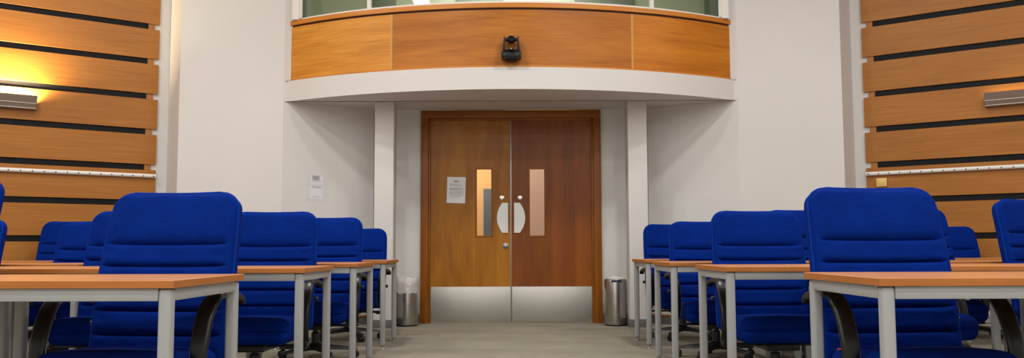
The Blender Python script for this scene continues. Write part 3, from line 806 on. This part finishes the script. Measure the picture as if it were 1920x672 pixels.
chair(-1.478, 6.96, -2, -0.007, 'blue chair in the third row, beside the aisle on the left', GL)
chair(1.552, 6.96, 1, -0.047, 'blue chair in the third row, beside the aisle on the right', GR)
chair(-3.370, 7.03, 4, -0.037, 'blue chair in the third row, third from the aisle on the left', GL)
chair(2.334, 6.96, 0, 0.043, 'raised blue chair peeking between the two larger chairs on the right', GR)
chair(3.219, 6.96, 3, 0.050, 'raised blue chair in the third row just behind the front right chair', GR)
chair(-1.487, 8.39, -3, -0.062, 'rearmost blue chair on the left, beside the white column', GL)
chair(1.564, 8.39, 4, -0.029, 'rearmost blue chair on the right, beside the white column', GR)
chair(-4.294, 8.47, 3, 0.018, 'rearmost blue chair on the far left against the slatted panelling', GL)
chair(4.251, 8.47, 0, -0.057, 'rearmost blue chair on the far right against the slatted panelling', GR)
for c in (c_l1, c_r1):           # these two seats stand a little higher
    for ch in children(c):
        k = ch.name.split('.')[0]
        if k in ('seat', 'armrest', 'mechanism', 'lever'): ch.location.z = 0.018
        if k == 'gas_column': ch.scale.z = 1.08; ch.location.z = -0.006
# small red tag sewn to the front right chair's seat corner
rt = MB().box((-0.262, 0.110, 0.434), (-0.225, 0.130, 0.440), 0.002).build('fabric_tag', M_red, c_r1)
tag(rt, 'small red fabric tag'); rt.location.z = -0.006

# ------------------------------------------------------------------ lights
def area(name, loc, size, e, color=(1, 0.94, 0.86), rot=(0, 0, 0), sy=None):
    l = bpy.data.lights.new(name, 'AREA'); l.energy = e; l.color = color
    l.shape = 'RECTANGLE' if sy else 'SQUARE'; l.size = size
    if sy: l.size_y = sy
    o = bpy.data.objects.new(name, l); COL.objects.link(o); o.location = loc; o.rotation_euler = rot
    return o
for y, e, xs in ((-6.4, 105, (-3.6, 0, 3.6)), (-3.2, 105, (-3.6, 0, 3.6)), (0.0, 55, (-5.6, -2.2, 2.2, 5.6)), (3.0, 66, (-6.2, -2.2, 2.2, 6.2)), (6.1, 62, (-4.2, -1.6, 1.6, 4.2))):
    for x in xs: area('ceiling_lamp', (x, y, H - 0.03), 0.30, e * (0.7 if x > 4 else 1), (1, 0.97, 0.93))
area('upper_room_lamp', (0, 10.9, H - 0.05), 1.6, 85, (1, 0.97, 0.92))
area('corridor_lamp', (-0.75, 10.7, 2.36), 0.5, 26, (1, 0.86, 0.62))
area('corridor_lamp', (0.8, 10.7, 2.36), 0.4, 9, (1, 0.9, 0.8))

w = bpy.data.worlds.new('world'); scn.world = w; w.use_nodes = True
w.node_tree.nodes['Background'].inputs[0].default_value = (0.5, 0.5, 0.52, 1)
w.node_tree.nodes['Background'].inputs[1].default_value = 0.05

# ------------------------------------------------------------------ camera
F_, CX_ = 1620.0, 958.0
pitch = atan((467 - 336) / F_)
cd = bpy.data.cameras.new('camera'); cam = bpy.data.objects.new('camera', cd); COL.objects.link(cam)
cd.sensor_width = 36; cd.lens = 36 * F_ / 1920; cd.shift_x = (960 - CX_) / 1920; cd.clip_start = 0.05
cam.location = (0, 0, 0.83)
cam.rotation_mode = 'QUATERNION'
Mr = Matrix.Rotation(pi / 2 + pitch, 4, 'X') @ Matrix.Rotation(-0.003, 4, 'Z')
cam.rotation_quaternion = Mr.to_quaternion()
scn.camera = cam
scn.view_settings.view_transform = 'Standard'; scn.view_settings.look = 'None'
scn.view_settings.gamma = 1.0; scn.view_settings.use_curve_mapping = False
scn.view_settings.exposure = 0.02
scn.cycles.use_denoising = True
scn.cycles.max_bounces = 10; scn.cycles.transparent_max_bounces = 12
scn.cycles.sample_clamp_indirect = 6
